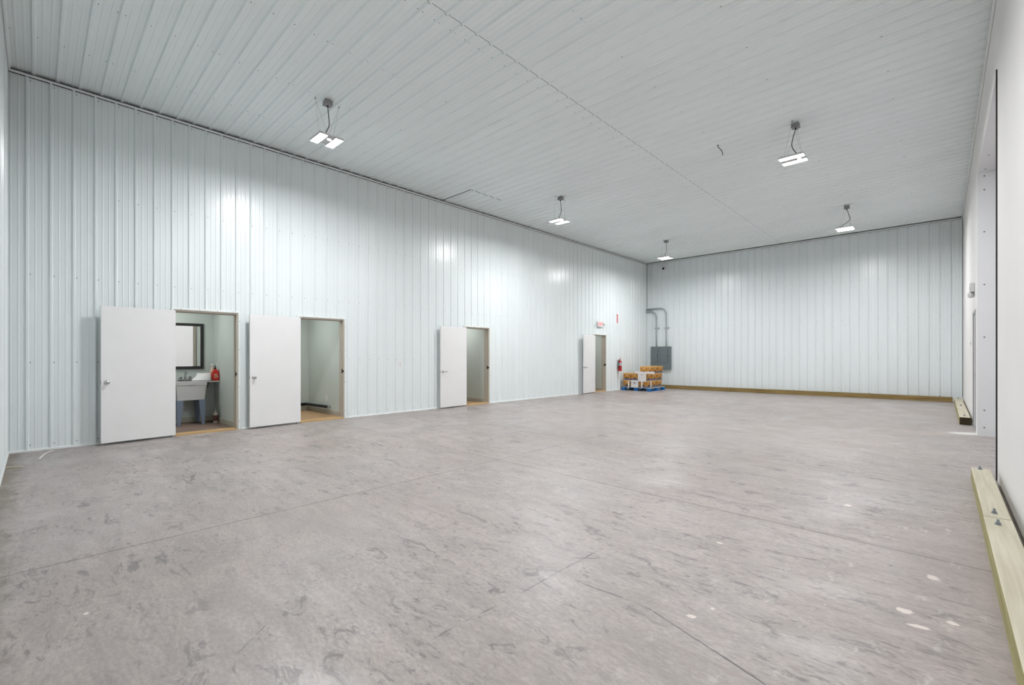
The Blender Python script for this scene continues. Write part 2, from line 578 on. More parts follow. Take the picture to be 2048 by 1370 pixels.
CBX = -1.655
mb = sheet(profile(XL, XR, CBX, 4, 1), lambda a, d, h: (a, YB - d, h), [], -0.12, HC - 0.045)
sp = []
for k in range(-40, 20):
    a = CBX + k * PITCH + 0.031
    if XL < a < XR:
        for h in (5.045, 3.635, 2.415, 1.21):
            sp.append((a, h, 0.0))
screws(mb, sp, lambda a, d, h: (a, YB - d, h), (0, -1, 0))
struct(tag(mb.build('wall_back', [M_wall, M_screw]), 'pale ribbed steel wall at the far end behind the electrical panels', 'wall'))

mb = sheet(profile(XL, XR, -8.9), lambda a, d, h: (a, YN + d, h), [], -0.12, HC - 0.045)
sp = []
for k in range(0, 45):
    a = -8.9 + k * PITCH + 0.031
    if a < XR:
        for h in (5.045, 3.635, 2.415, 1.21, 0.085):
            sp.append((a, h, 0.0))
screws(mb, sp, lambda a, d, h: (a, YN + d, h), (0, 1, 0))
struct(tag(mb.build('wall_front', [M_wall, M_screw]), 'pale ribbed steel wall at the extreme left edge of the view', 'wall'))

CC = -0.018
pc = profile(YN - 0.1, YB + 0.1, CC, 4, 3, RIB_CEIL)
mb = MB()
for x0, x1, dz in ((XL - 0.15, -4.043, 0.0), (-4.039, XR + 0.05, 0.002)):
    for (a0, d0), (a1, d1) in zip(pc, pc[1:]):
        mb.add([(x0, a0, HC - d0 + dz), (x1, a0, HC - d0 + dz), (x1, a1, HC - d1 + dz), (x0, a1, HC - d1 + dz)], [(3, 2, 1, 0)])
sp = []
for i, x in enumerate((-7.94, -6.70, -5.46, -4.22, -2.99, -1.77, -0.53)):
    for k in range(-1, 80):
        a = CC + k * PITCH + 0.034
        if a < YB:
            sp.append((a, x, 0.0))
            if (k - 3) % 4 == 0 or i == 3:
                sp.append((a - 0.068, x, 0.0))
screws(mb, sp, lambda a, d, h: (h, a, HC - d), (0, 0, -1))
struct(tag(mb.build('ceiling', [M_ceil, M_screw]), 'pale ribbed steel ceiling carrying the hanging lights', 'ceiling'))

# dark plenum closing the back of the sheets
mb = MB()
mb.box(XL - 0.3, XR + 0.9, YN - 0.3, YB + 0.3, HC + 0.25, HC + 0.30)
struct(tag(mb.build('trim_9', M_seal), 'dark roof deck above the ceiling sheets', 'roof deck'))

# ---- drywall on the right, with the tall opening and a small door
OY0, OY1, OH = 6.92, 10.55, 4.28
DY0, DY1, DH = 11.10, 11.95, 2.10
XT = XR + 0.30
mb = MB()
mb.box(XR, XT, YN - 0.1, OY0, -0.12, HC - 0.02)
mb.box(XR, XT, OY0, OY1, OH, HC - 0.02)
mb.box(XR, XT, OY1, DY0, -0.12, HC - 0.02)
mb.box(XR, XT, DY0, DY1, DH, HC - 0.02)
mb.box(XR, XT, DY1, YB + 0.1, -0.12, HC - 0.02)
struct(tag(mb.build('wall_right', M_dry), 'white drywall with the tall loading opening', 'wall'))

mb = MB()                              # jamb and head lining of the tall opening
mb.box(XR - 0.004, XT, OY1 - 0.012, OY1, -0.01, OH)
mb.box(XR - 0.004, XT, OY0, OY0 + 0.012, -0.01, OH)
mb.box(XR - 0.004, XT, OY0 + 0.012, OY1 - 0.012, OH - 0.012, OH)
for z in (0.14, 0.42, 1.6, 2.45, 3.3, 3.98, 4.2):
    for x in (XR + 0.075,):
        mb.cyl((x, OY1 - 0.012, z), (x, OY1 - 0.017, z), 0.012, 0.009, 8, 1)
for y in (9.7, 10.4):
    mb.cyl((XR + 0.08, y, OH - 0.012), (XR + 0.08, y, OH - 0.017), 0.012, 0.009, 8, 1)
struct(tag(mb.build('trim_1', [M_jamb, M_screw]), 'pale grey lining of the tall opening with screw heads', 'trim'))

mb = MB()                              # dark edge strip on the near side of the opening
mb.box(XR - 0.011, XR + 0.006, OY0 - 0.003, OY0 + 0.03, 0.0, OH + 0.02)
struct(tag(mb.build('trim_2', M_black), 'black edge strip down the near side of the tall opening', 'trim'))

o = thing('door_6', 'white sectional door closing the tall opening in the right wall', 'door', (XT + 0.02, OY0, 0))
struct(o)
for k in range(7):
    mb = MB()
    mb.box(0, 0.05, 0.0, OY1 - OY0, k * 0.612 + 0.004, (k + 1) * 0.612 - 0.004)
    mb.build('door_section', M_door, o, 0.006)

o = thing('door_5', 'narrow side door with a grey frame in the right drywall', 'door', (XR, DY0, 0))
struct(o)
mb = MB()
w = DY1 - DY0
mb.box(-0.010, 0.06, 0.0, 0.05, 0, DH)
mb.box(-0.010, 0.06, w - 0.05, w, 0, DH)
mb.box(-0.010, 0.06, 0.05, w - 0.05, DH - 0.05, DH)
mb.build('door_frame', M_jambgrey, o, 0.004)
mb = MB()
mb.box(0.012, 0.056, 0.053, w - 0.053, 0.012, DH - 0.053)
sl = mb.build('door_slab', M_door, o, 0.003)
MB().cyl((0.012, w - 0.12, 0.95), (0.004, w - 0.12, 0.95), 0.03).build('flush_pull', M_chrome, sl)

# ---- steel trims at the ceiling and the floor
def trims():
    z1 = HC - 0.040
    z0 = z1 - 0.032
    spec = [('trim_3', (XL + 0.0195, XL + 0.032, YN + 0.02, YB - 0.02), 'steel cove strip along the top of the left wall'),
            ('trim_4', (XL + 0.05, XR - 0.03, YB - 0.032, YB - 0.0195), 'steel cove strip along the top of the far wall'),
            ('trim_5', (XR - 0.024, XR - 0.001, YN + 0.02, YB - 0.045), 'steel cove strip along the top of the white drywall'),
            ('trim_6', (XL + 0.05, XR - 0.03, YN + 0.0195, YN + 0.032), 'steel cove strip along the top of the front wall')]
    mb = MB()
    mb.box(XL, XL + 0.019, YN + 0.02, YB - 0.02, z0 - 0.004, z0 + 0.01)  # solid dark strips stand in for shade under the cove strips
    mb.box(XL + 0.02, XR, YB - 0.019, YB, z0 - 0.004, z0 + 0.01)
    struct(tag(mb.build('trim_11', M_seal), 'dark strip painting the shade under the cove strips of the steel walls', 'trim'))
    for n, q, lab in spec:
        mb = MB()
        mb.box(*q, z0, z1)
        struct(tag(mb.build(n, M_trim, None, 0.005, seg=2), lab, 'trim'))
    mb = MB()
    edges = [YN + 0.02] + [e for a, b in DOORS for e in (a - 0.05, b + 0.05)] + [YB - 0.02]
    for i in range(0, len(edges), 2):
        y0, y1 = edges[i], edges[i + 1]
        za, zb = fz(XL, y0), fz(XL, y1)
        vs = [(x, y, z + h) for (y, z) in ((y0, za), (y1, zb)) for x, h in ((XL + 0.001, -0.02), (XL + 0.026, -0.02), (XL + 0.026, 0.022), (XL + 0.001, 0.03))]
        mb.add(vs, [(0, 1, 2, 3), (7, 6, 5, 4), (1, 5, 6, 2), (2, 6, 7, 3), (0, 4, 5, 1), (3, 7, 4, 0)])
    struct(tag(mb.build('trim_7', M_trim), 'white base angle along the foot of the left wall', 'trim'))
    mb = MB()
    mb.box(XL + 0.03, XR - 0.02, YN + 0.001, YN + 0.026, -0.01, 0.03)
    struct(tag(mb.build('trim_8', M_trim), 'white base angle along the foot of the front wall', 'trim'))
    mb = MB()
    mb.box(XL + 0.0, XL + 0.012, YN + 0.001, YN + 0.008, 2.18, HC - 0.06)
    mb.box(XL + 0.0, XL + 0.012, YN + 0.001, YN + 0.008, 0.03, 1.95)
    mb.box(XL + 0.001, XL + 0.010, YB - 0.012, YB - 0.001, 3.3, HC - 0.06)
    mb.box(XR - 0.012, XR - 0.002, YB - 0.03, YB - 0.018, 0.15, HC - 0.06)
    struct(tag(mb.build('trim_10', M_seal), 'dark corner gaps between the steel sheets', 'trim'))
trims()

# access hatch cut into the ceiling beside the left wall
o = thing('ceiling_hatch', 'square access hatch cut in the ceiling over the left wall', 'hatch', (-7.95, 6.98, HC))
mb = MB()
mb.box(-1.03, 0, -0.012, 0.006, -0.005, 0.003)
mb.build('gap_strip', M_seal, o)
y = 6.98
cs = [CC + k * PITCH for k in range(20, 45)]
for c in cs:
    a, b = c + 0.028, c + PITCH - 0.028
    a, b = max(a, 6.98), min(b, 7.96)
    if b - a > 0.05:
        mb = MB()
        mb.box(-0.006, 0.006, a - 6.98, b - 6.98, -0.005, 0.003)
        mb.build('gap_strip', M_seal, o)

# ------------------------------------------------------------------ side rooms behind the left wall
def room(name, y0, y1, xb, floor_mat, zf, thr=True):
    xf = XL - 0.145
    mb = MB()
    h = 2.44
    t = 0.06
    mb.box(xb - t, xb, y0 - t, y1 + t, zf - 0.1, h)                    # back
    mb.box(xb, xf, y1, y1 + t, zf - 0.1, h)                            # right
    mb.box(xb, xf, y0 - t, y0, zf - 0.1, h)                            # left
    mb.box(xb - t, xf, y0 - t, y1 + t, h, h + t)                       # lid
    d0, d1 = [d for d in DOORS if y0 < (d[0] + d[1]) / 2 < y1][0]
    mb.box(xf, xf + 0.02, y0 - t, d0, zf - 0.1, h)                     # inside of the steel wall
    if y1 + t > d1:
        mb.box(xf, xf + 0.02, d1, y1 + t, zf - 0.1, h)
    mb.box(xf, xf + 0.02, d0, d1, 2.05, h)
    struct(tag(mb.build('wall_' + name, M_room), 'sage green walls of the %s seen through its doorway' % name, 'wall'))
    mb = MB()
    mb.box(xb, XL - 0.06, y0, y1, zf - 0.08, zf)
    struct(tag(mb.build('floor_' + name, floor_mat), 'plywood floor of the %s behind its doorway' % name, 'floor'))
    mb = MB()
    mb.box(xb, xb + 0.014, y0, y1, zf, zf + 0.095)
    mb.box(xb + 0.014, xf - 0.0, y1 - 0.014, y1, zf, zf + 0.095)
    struct(tag(mb.build('baseboard_' + name, M_base, None, 0.004), 'cream baseboard round the foot of the %s walls' % name, 'baseboard'))

def room_fill_light(n, x, y, lab):  # unseen lamp added to brighten a side room through its doorway
    o = thing('added_fill_light', lab, 'light', (x, y, 2.438))
    MB().box(-0.16, 0.16, -0.16, 0.16, -0.03, 0.0).build('fill_light_pan', M_white, o, 0.006)
    MB().box(-0.145, 0.145, -0.145, 0.145, -0.045, -0.031).build('fill_light_panel', M_roomfill, o, 0.006)

room('washroom', 0.75, 2.465, -10.60, M_plydark, 0.004)
room('storeroom', 2.75, 4.46, -10.90, M_ply, 0.004)
room('office', 6.6, 8.60, -12.4, M_ply, -0.012)
room('passage', 12.6, 14.545, -12.4, M_ply, -0.03)

room_fill_light(1, -9.85, 1.5, 'unseen fill light added under the washroom lid')
room_fill_light(2, -9.9, 3.5, 'unseen fill light added under the storeroom lid')
room_fill_light(3, -10.0, 7.9, 'unseen fill light added under the office lid')
room_fill_light(4, -10.0, 13.9, 'unseen fill light added under the passage lid')

# ------------------------------------------------------------------ the four open doors
def make_door(n, y0, y1, ang, knob, label):
    zf = fz(XL, y0)
    root = struct(thing('door_%d' % n, label, 'door', (XL, y0, zf)))
    w = y1 - y0
    H = 2.045 - zf * 0.6
    mb = MB()                                         # beige liner
    mb.box(-0.165, 0.012, -0.006, 0.020, -0.02, H)
    mb.box(-0.165, 0.012, w - 0.020, w + 0.006, -0.02, H)
    mb.box(-0.165, 0.012, 0.020, w - 0.020, H - 0.022, H + 0.004)
    mb.box(-0.105, -0.060, w - 0.034, w - 0.020, 0.0, H - 0.022)       # stops
    mb.box(-0.105, -0.060, 0.020, 0.034, 0.0, H - 0.022)
    mb.box(-0.105, -0.060, 0.034, w - 0.034, H - 0.036, H - 0.022)
    fr = mb.build('door_frame', M_frame, root, 0.002)
    mb = MB()                                         # white steel edging round the opening
    mb.box(0.0, 0.028, -0.034, -0.004, 0.0, H + 0.034)
    mb.box(0.0, 0.028, w + 0.004, w + 0.036, 0.0, H + 0.034)
    mb.box(0.0, 0.028, -0.004, w + 0.004, H + 0.002, H + 0.034)
    for q in (0.1, 0.38, 0.66, 0.92):
        mb.cyl((0.028, w * q, H + 0.018), (0.032, w * q, H + 0.018), 0.007, 0.005, 6, 1)
    for q in (0.15, 0.75, 1.4, 1.9):
        mb.cyl((0.028, w + 0.022, q), (0.032, w + 0.022, q), 0.007, 0.005, 6, 1)
    mb.build('edge_trim', [M_trim, M_screw], root, 0.003)
    mb = MB()
    mb.box(-0.16, 0.03, 0.02, w - 0.02, -0.015, 0.026)
    mb.build('threshold', M_thresh, root, 0.004)
    mb = MB()
    mb.box(-0.06, -0.02, w - 0.0225, w - 0.0195, 0.93, 1.02)
    mb.box(-0.02, 0.034, w - 0.024, w - 0.019, 0.955, 0.995)
    mb.build('strike_plate', M_black, root)
    # slab, swung back against the wall on its hinges
    sw = w - 0.010
    sl = MB()
    sl.box(0.004, 0.048, -sw, -0.003, 0.030, 2.030)
    so = sl.build('door_slab', M_door, root, 0.002, (0.040, 0.008, 0), ang)
    ky = -sw + 0.062
    if knob == 'round':
        mb = MB()
        mb.lathe([(0.033, 0), (0.033, 0.004), (0.026, 0.009), (0.012, 0.012), (0.012, 0.03), (0.022, 0.036), (0.028, 0.048), (0.027, 0.058), (0.018, 0.064), (0.001, 0.065)], 24, 0,
                 Matrix.Translation((0.048, ky, 0.915)) @ Matrix.Rotation(math.radians(90), 4, 'Y'))
        mb.build('knob', M_chrome, so)
    else:
        mb = MB()
        mb.lathe([(0.033, 0), (0.033, 0.006), (0.024, 0.012), (0.012, 0.014), (0.011, 0.05)], 24, 0,
                 Matrix.Translation((0.048, ky, 0.915)) @ Matrix.Rotation(math.radians(90), 4, 'Y'))
        mb.tube([(0.094, ky - 0.008, 0.915), (0.098, ky + 0.02, 0.917), (0.098, ky + 0.07, 0.915), (0.094, ky + 0.115, 0.912)], 0.0095, 10)
        mb.build('lever_handle', M_chrome, so)
    mb = MB()                                         # knob on the side facing the wall
    mb.cyl((0.004, ky, 0.915), (-0.03, ky, 0.915), 0.011)
    mb.build('spindle', M_chrome, so)
    mb = MB()
    mb.box(0.012, 0.040, -sw - 0.002, -sw + 0.001, 0.885, 0.945)
    mb.cyl((0.026, -sw - 0.001, 0.915), (0.026, -sw - 0.012, 0.915), 0.007)
    mb.build('latch', M_chrome, so)
    for z in (0.22, 1.03, 1.84):
        mb = MB()
        mb.cyl((0.040, 0.006, z - 0.045), (0.040, 0.006, z + 0.045), 0.0075)
        mb.box(0.013, 0.036, -0.001, 0.006, z - 0.045, z + 0.045)
        mb.build('hinge', M_galv, root)
    return root

make_door(1, *DOORS[0], math.radians(6.6), 'round', 'white door with a round knob swung back from the washroom doorway')
make_door(2, *DOORS[1], math.radians(4.6), 'round', 'white door swung back from the storeroom doorway with the black pipe')
make_door(3, *DOORS[2], math.radians(2.6), 'lever', 'white door with lever swung back between storeroom and exit sign')
make_door(4, *DOORS[3], math.radians(6.0), 'lever', 'white door swung back beneath the red exit sign')

# ------------------------------------------------------------------ hanging LED lights
LIGHTS = [(-6.745, 3.03, (0.02, -0.06), 'hanging LED light high in front of the washroom and storeroom doors'),
          (-6.745, 8.77, (-0.05, 0.02), 'hanging LED light second along the left wall, beside the hatch'),
          (-6.735, 14.55, (-0.03, 0.02), 'hanging LED light farthest on the left, above the dome camera'),
          (-1.79, 8.66, (0.10, 0.05), 'hanging LED light nearest on the right half of the ceiling'),
          (-1.81, 14.37, (-0.12, -0.04), 'hanging LED light farthest on the right, near the drywall'),
          (-1.80, 2.92, (0.05, 0.05), 'hanging LED light almost overhead, just past the top of the view')]
shared = {}
for i, (x, y, (cx, cy), lab) in enumerate(LIGHTS):
    g = 'LED lights hanging from the ceiling'
    root = thing('hanging_light', lab, 'light', (x, y, HC - 0.024), 0, g)
    zt = -0.585                       # underside of the lamp below the ceiling ribs

    def part(name, make, mats, bevel=0.0):
        if name in shared:
            o = bpy.data.objects.new(name[0], shared[name].data)
            COL.objects.link(o)
            o.parent = root
            for md in shared[name].modifiers:
                b = o.modifiers.new('bevel', 'BEVEL')
                b.width, b.segments, b.limit_method = md.width, md.segments, 'ANGLE'
                b.angle_limit = md.angle_limit
            return o
        o = make().build(name[0], mats, root, bevel)
        shared[name] = o
        return o

    part(('junction_box', 0), lambda: MB().box(-0.02, 0.09, -0.055, 0.055, -0.058, 0.0).box(-0.024, 0.094, -0.059, 0.059, -0.066, -0.058), M_grayfix, 0.006)
    part(('cord_grip', 0), lambda: MB().cyl((0.035, 0, -0.066), (0.035, 0, -0.09), 0.013, 0.010), M_black)
    p = curve3([(0.035, 0, -0.085), (0.035 - cx * 0.35, -cy * 0.3, -0.22), (0.035 - cx * 0.5, -cy * 0.4, -0.36), (cx * 0.4, cy * 0.4, -0.48), (cx * 0.8, cy * 0.8, zt + 0.07)])
    MB().tube(p, 0.0065, 8).build('cord', M_cord, root)
    part(('driver_housing', 0), lambda: MB().box(-0.15, 0.15, -0.052, 0.052, zt + 0.012, zt + 0.040).box(-0.17, -0.08, -0.045, 0.045, zt + 0.04, zt + 0.075), M_fixture, 0.006)
    part(('motion_sensor', 0), lambda: MB().lathe([(0.03, zt + 0.012), (0.032, zt - 0.004), (0.024, zt - 0.018), (0.002, zt - 0.026)], 16, 0, Matrix.Translation((0.085, 0.0, 0))), M_white)
    for s in (-1, 1):
        ya, yb = min(s * 0.055, s * 0.18), max(s * 0.055, s * 0.18)
        w = part(('lamp_wing', s), lambda: MB().box(-0.18, 0.18, ya, yb, zt + 0.004, zt + 0.03)
                 .box(-0.18, 0.18, ya, ya + 0.006, zt - 0.003, zt + 0.004).box(-0.18, 0.18, yb - 0.006, yb, zt - 0.003, zt + 0.004)
                 .box(-0.18, -0.174, ya + 0.006, yb - 0.006, zt - 0.003, zt + 0.004).box(0.174, 0.18, ya + 0.006, yb - 0.006, zt - 0.003, zt + 0.004), M_fixture)
        e = part(('led_panel', s), lambda: MB().box(-0.172, 0.172, ya + 0.008, yb - 0.008, zt - 0.001, zt + 0.0035), M_led)
        e.parent = w
    for s in (-1, 1):
        part(('hook', s), lambda: MB().cyl((0.02, s * 0.18, 0.006), (0.02, s * 0.18, -0.02), 0.004).box(0.0, 0.04, s * 0.18 - 0.006, s * 0.18 + 0.006, -0.026, -0.020), M_grayfix)
        part(('wire', s), lambda: MB().tube([(0.02, s * 0.18, -0.022), (-0.13, s * 0.045, zt + 0.04)], 0.0013, 5).tube([(0.02, s * 0.18, -0.022), (0.13, s * 0.045, zt + 0.04)], 0.0013, 5), M_wire)

# ------------------------------------------------------------------ washroom contents
RZ = 0.004
o = thing('wall_mirror', 'black framed mirror on the washroom wall above the sink', 'mirror', (-10.60, 1.62, RZ))
y0, y1, z0, z1, fw = -0.66, 0.665, 1.035, 1.92, 0.052
mb = MB()
mb.box(0.0, 0.035, y0, y1, z0, z0 + fw)
mb.box(0.0, 0.035, y0, y1, z1 - fw, z1)
mb.box(0.0, 0.035, y0, y0 + fw, z0 + fw, z1 - fw)
mb.box(0.0, 0.035, y1 - fw, y1, z0 + fw, z1 - fw)
mb.build('mirror_frame', M_mframe, o, 0.004)
MB().box(0.004, 0.014, y0 + fw, y1 - fw, z0 + fw, z1 - fw).build('mirror_glass', M_mirror, o)

o = thing('utility_sink', 'grey white laundry tub on blue-grey legs in the washroom', 'sink', (-10.31, 1.985, RZ))
hx, hy = 0.265, 0.245
mb = MB()                                              # open basin
T0, T1 = 0.82, 0.465
def ring(a, b, z):
    return [(-a, -b, z), (a, -b, z), (a, b, z), (-a, b, z)]
R = [ring(hx - 0.045, hy - 0.035, T1), ring(hx - 0.012, hy - 0.010, T0 - 0.085), ring(hx - 0.008, hy - 0.006, T0 - 0.08), ring(hx, hy, T0 - 0.075) if False else ring(hx - 0.002, hy - 0.001, T0 - 0.07),
     ring(hx, hy, T0), ring(hx - 0.03, hy - 0.03, T0), ring(hx - 0.075, hy - 0.065, T1 + 0.03)]
vs = [p for r in R for p in r]
fs = [(3, 2, 1, 0)]
for i in range(len(R) - 1):
    for k in range(4):
        fs.append((i * 4 + k, i * 4 + (k + 1) % 4, (i + 1) * 4 + (k + 1) % 4, (i + 1) * 4 + k))
b = (len(R) - 1) * 4
fs.append((b, b + 1, b + 2, b + 3))
mb.add(vs, fs)
mb.build('basin', M_sink, o, 0.008, seg=3)
mb = MB()
mb.box(hx - 0.014, hx + 0.0005, -0.035, 0.055, T0 - 0.083, T0 - 0.063)
mb.build('name_plate', M_ink, o, 0.003)
for sx in (-1, 1):
    for sy in (-1, 1):
        mb = MB()
        xa, ya = sx * (hx - 0.06), sy * (hy - 0.075)
        mb.frustum((xa - 0.022, xa + 0.022, ya - 0.025 + sy * 0.02, ya + 0.025 + sy * 0.02), (xa - 0.035, xa + 0.035, ya - 0.055, ya + 0.055), 0.0, T1 + 0.005)
        mb.build('leg', M_leg, o, 0.006)
mb = MB()
mb.cyl((0.0, -0.1, T1), (0.0, -0.1, T1 - 0.11), 0.03)
mb.lathe([(0.042, T1 - 0.2), (0.045, T1 - 0.18), (0.045, T1 - 0.10), (0.036, T1 - 0.09)], 20, 0, Matrix.Translation((0.0, -0.1, 0)))
mb.tube(curve3([(0.0, -0.1, T1 - 0.06), (-0.09, -0.06, T1 - 0.10), (-0.20, -0.05, T1 - 0.11), (-0.27, -0.05, T1 - 0.11)], 8), 0.018, 12)
mb.build('drain_trap', M_silver, o)
fa = MB()
fa.box(-0.03, 0.03, -0.115, 0.105, T0, T0 + 0.022)
fa.cyl((0, 0, T0 + 0.02), (0, 0, T0 + 0.12), 0.014)
fa.tube(curve3([(0, 0, T0 + 0.11), (0.02, 0, T0 + 0.165), (0.08, 0, T0 + 0.175), (0.13, 0, T0 + 0.13)], 10), 0.011, 12)
fo = fa.build('faucet', M_chrome, o, 0.004, (-hx + 0.035, -0.005, 0))
for s in (-1, 1):
    mb = MB()
    mb.lathe([(0.016, 0), (0.02, 0.012), (0.026, 0.03), (0.026, 0.048), (0.012, 0.056)], 14, 0, Matrix.Translation((0, s * 0.078, T0 + 0.022)))
    mb.build('tap_handle', M_chrome, fo)

o = thing('wall_shelf', 'small white ledge between the laundry tub and washroom corner', 'shelf', (-10.60, 2.235, RZ))
MB().box(0.0, 0.40, 0.0, 0.229, 0.785, 0.81).build('shelf_board', M_white, o, 0.004)
MB().prism([(0.0, 0.0), (0.14, 0.0), (0.0, -0.14)], -0.006, 0.006, 0, Matrix.Translation((0, 0.115, 0.785)) @ Matrix.Rotation(math.radians(90), 4, 'X')).build('shelf_bracket', M_galv, o)

zs = RZ + 0.81
o = thing('cleaner_jug', 'red plastic jug of hand cleaner on the washroom ledge', 'jug', (-10.26, 2.405, zs))
mb = MB()
mb.frustum((-0.075, 0.075, -0.052, 0.052), (-0.075, 0.075, -0.052, 0.052), 0, 0.16)
mb.frustum((-0.075, 0.075, -0.052, 0.052), (-0.022, 0.022, -0.022, 0.022), 0.16, 0.225)
mb.build('jug_body', M_redpl, o, 0.014, seg=3)
MB().cyl((0, 0, 0.222), (0, 0, 0.25), 0.02).cyl((0, 0, 0.25), (0, 0, 0.275), 0.007).box(-0.012, 0.05, -0.01, 0.01, 0.272, 0.287).build('pump_cap', M_black, o, 0.002)
mb = MB()
mb.box(0.0752, 0.0764, -0.035, 0.035, 0.06, 0.075)
mb.box(0.0752, 0.0764, -0.030, 0.036, 0.088, 0.098)
mb.box(0.0752, 0.0764, -0.036, 0.02, 0.108, 0.13)
mb.build('label_print', M_cream, o)

o = thing('spray_bottle', 'cream bottle with a white cap behind the red jug', 'bottle', (-10.46, 2.405, zs))
MB().lathe([(0.045, 0), (0.048, 0.02), (0.048, 0.15), (0.038, 0.20), (0.016, 0.25), (0.014, 0.27)], 20).build('bottle_body', M_cream, o)
MB().lathe([(0.02, 0.265), (0.02, 0.295), (0.028, 0.30), (0.026, 0.318), (0.01, 0.322)], 16).build('cap', M_white, o)

o = thing('paper_towel_roll', 'white paper towel roll with a loose sheet hanging over the tub', 'paper towel', (-10.36, 2.155, RZ + 0.892))
mb = MB()
mb.lathe([(0.018, 0.0), (0.062, 0.0), (0.064, 0.004), (0.064, 0.206), (0.062, 0.21), (0.018, 0.21)], 28, 0, Matrix.Translation((0.02, -0.03, 0)) @ Matrix.Rotation(math.radians(-90), 4, 'X'), True)
mb.build('roll', M_towel, o)
mb = MB()
n = 10
vs, fs = [], []
for i in range(n + 1):
    t = i / n
    for j in range(2):
        x = 0.075 + 0.17 * t + 0.02 * math.sin(t * 5)
        vs.append((x, 0.175 - 0.03 * t if j else -0.035 - 0.13 * t, 0.045 - 0.108 * t))
for i in range(n):
    fs.append((2 * i, 2 * i + 1, 2 * i + 3, 2 * i + 2))
mb.add(vs, fs, 0, True)
so = mb.build('loose_sheet', M_towel, o)
md = so.modifiers.new('thickness', 'SOLIDIFY')
md.thickness = 0.002

o = thing('squeeze_bottle', 'white bottle with a pointed cap on the washroom floor', 'bottle', (-10.19, 2.395, RZ))
mb = MB()
mb.lathe([(0.040, 0), (0.043, 0.01), (0.043, 0.165), (0.036, 0.195), (0.015, 0.21)], 20)
mb.build('bottle_body', M_bottle, o)
MB().lathe([(0.0435, 0.035), (0.0435, 0.145)], 20, caps=False).build('bottle_label', M_blabel, o)
MB().lathe([(0.018, 0.208), (0.018, 0.225), (0.008, 0.24), (0.003, 0.275)], 14).build('pointed_cap', M_bottle, o)

def plate(name, label, cat, loc, axis, kind):
    """wall plate; axis = direction it faces"""
    rz = {'+x': 0, '-y': -math.pi / 2, '-x': math.pi, '+y': math.pi / 2}[axis]
    o = thing(name, label, cat, loc, rz)
    MB().box(0, 0.007, -0.037, 0.037, -0.06, 0.06).build('cover_plate', M_white, o, 0.003)
    if kind == 'switch':
        MB().box(0.007, 0.017, -0.006, 0.006, -0.014, 0.014).build('toggle', M_ivory, o, 0.002)
    else:
        for s in (-1, 1):
            mb = MB()
            mb.box(0.0065, 0.009, -0.017, 0.017, s * 0.026 - 0.015, s * 0.026 + 0.015)
            mb.box(0.009, 0.0095, -0.009, -0.006, s * 0.026 - 0.006, s * 0.026 + 0.007, 1)
            mb.box(0.009, 0.0095, 0.006, 0.009, s * 0.026 - 0.006, s * 0.026 + 0.007, 1)
            mb.build('receptacle', [M_ivory, M_hole], o)
    return o

plate('light_switch', 'white light switch inside the washroom above the ledge', 'switch', (-10.36, 2.465, 1.125), '-y', 'switch')
plate('power_outlet', 'white outlet inside the storeroom just above the black pipe', 'outlet', (-9.94, 4.46, 0.35), '-y', 'outlet')
plate('power_outlet', 'white outlet on the steel wall between storeroom and lever doors', 'outlet', (XL + 0.001, 5.75, 1.095), '+x', 'outlet')
plate('power_outlet', 'white outlet on the steel wall just left of the exit door', 'outlet', (XL + 0.001, 11.62, 1.14), '+x', 'outlet')
plate('light_switch', 'white switch on the drywall beyond the side door', 'switch', (XR, 12.9, 1.54), '-x', 'switch')

o = thing('foam_pipe', 'black foam-covered pipe low round the storeroom corner', 'pipe', (-10.86, 4.40, RZ + 0.15))
MB().tube([(0, -1.5, 0.0), (0.0, -0.03, 0.0), (0.008, -0.008, 0.0), (0.03, 0.0, 0.0), (1.13, 0.0, 0.02)], 0.032, 14).build('foam_sleeve', M_foam, o)
MB().cyl((1.13, 0, 0.02), (1.20, 0, 0.021), 0.026).cyl((1.20, 0, 0.021), (1.215, 0, 0.021), 0.033).build('pipe_end', M_chrome, o)
for q in (0.4, 1.0):
    MB().box(q, q + 0.03, 0.0, 0.058, -0.01 + q * 0.018, 0.01 + q * 0.018).build('pipe_clip', M_galv, o)

# ------------------------------------------------------------------ things on the left wall
o = thing('exit_sign', 'red lettered exit sign with two lamp heads over the last door', 'exit sign', (XL + 0.019, 14.03, 2.415))
MB().box(0, 0.05, -0.165, 0.165, -0.098, 0.098).build('sign_housing', M_white, o, 0.008)
Mx = Matrix.Translation((0.0505, 0, 0.0)) @ Matrix.Rotation(math.radians(90), 4, 'Z') @ Matrix.Rotation(math.radians(90), 4, 'X')
mb = MB()
mb.text('EXIT', 0.16, Mx, 0, 0.002)
mb.build('exit_letters', M_redem, o)
for s in (-1, 1):
    mb = MB()
    mb.cyl((0.02, s * 0.165, 0.0), (0.035, s * 0.20, 0.0), 0.012)
    mb.lathe([(0.02, -0.03), (0.042, 0.0), (0.046, 0.03), (0.040, 0.034)], 16, 0, Matrix.Translation((0.05, s * 0.235, -0.005)) @ Matrix.Rotation(math.radians(70), 4, 'Y'))
    mb.build('lamp_head', M_ivory, o)

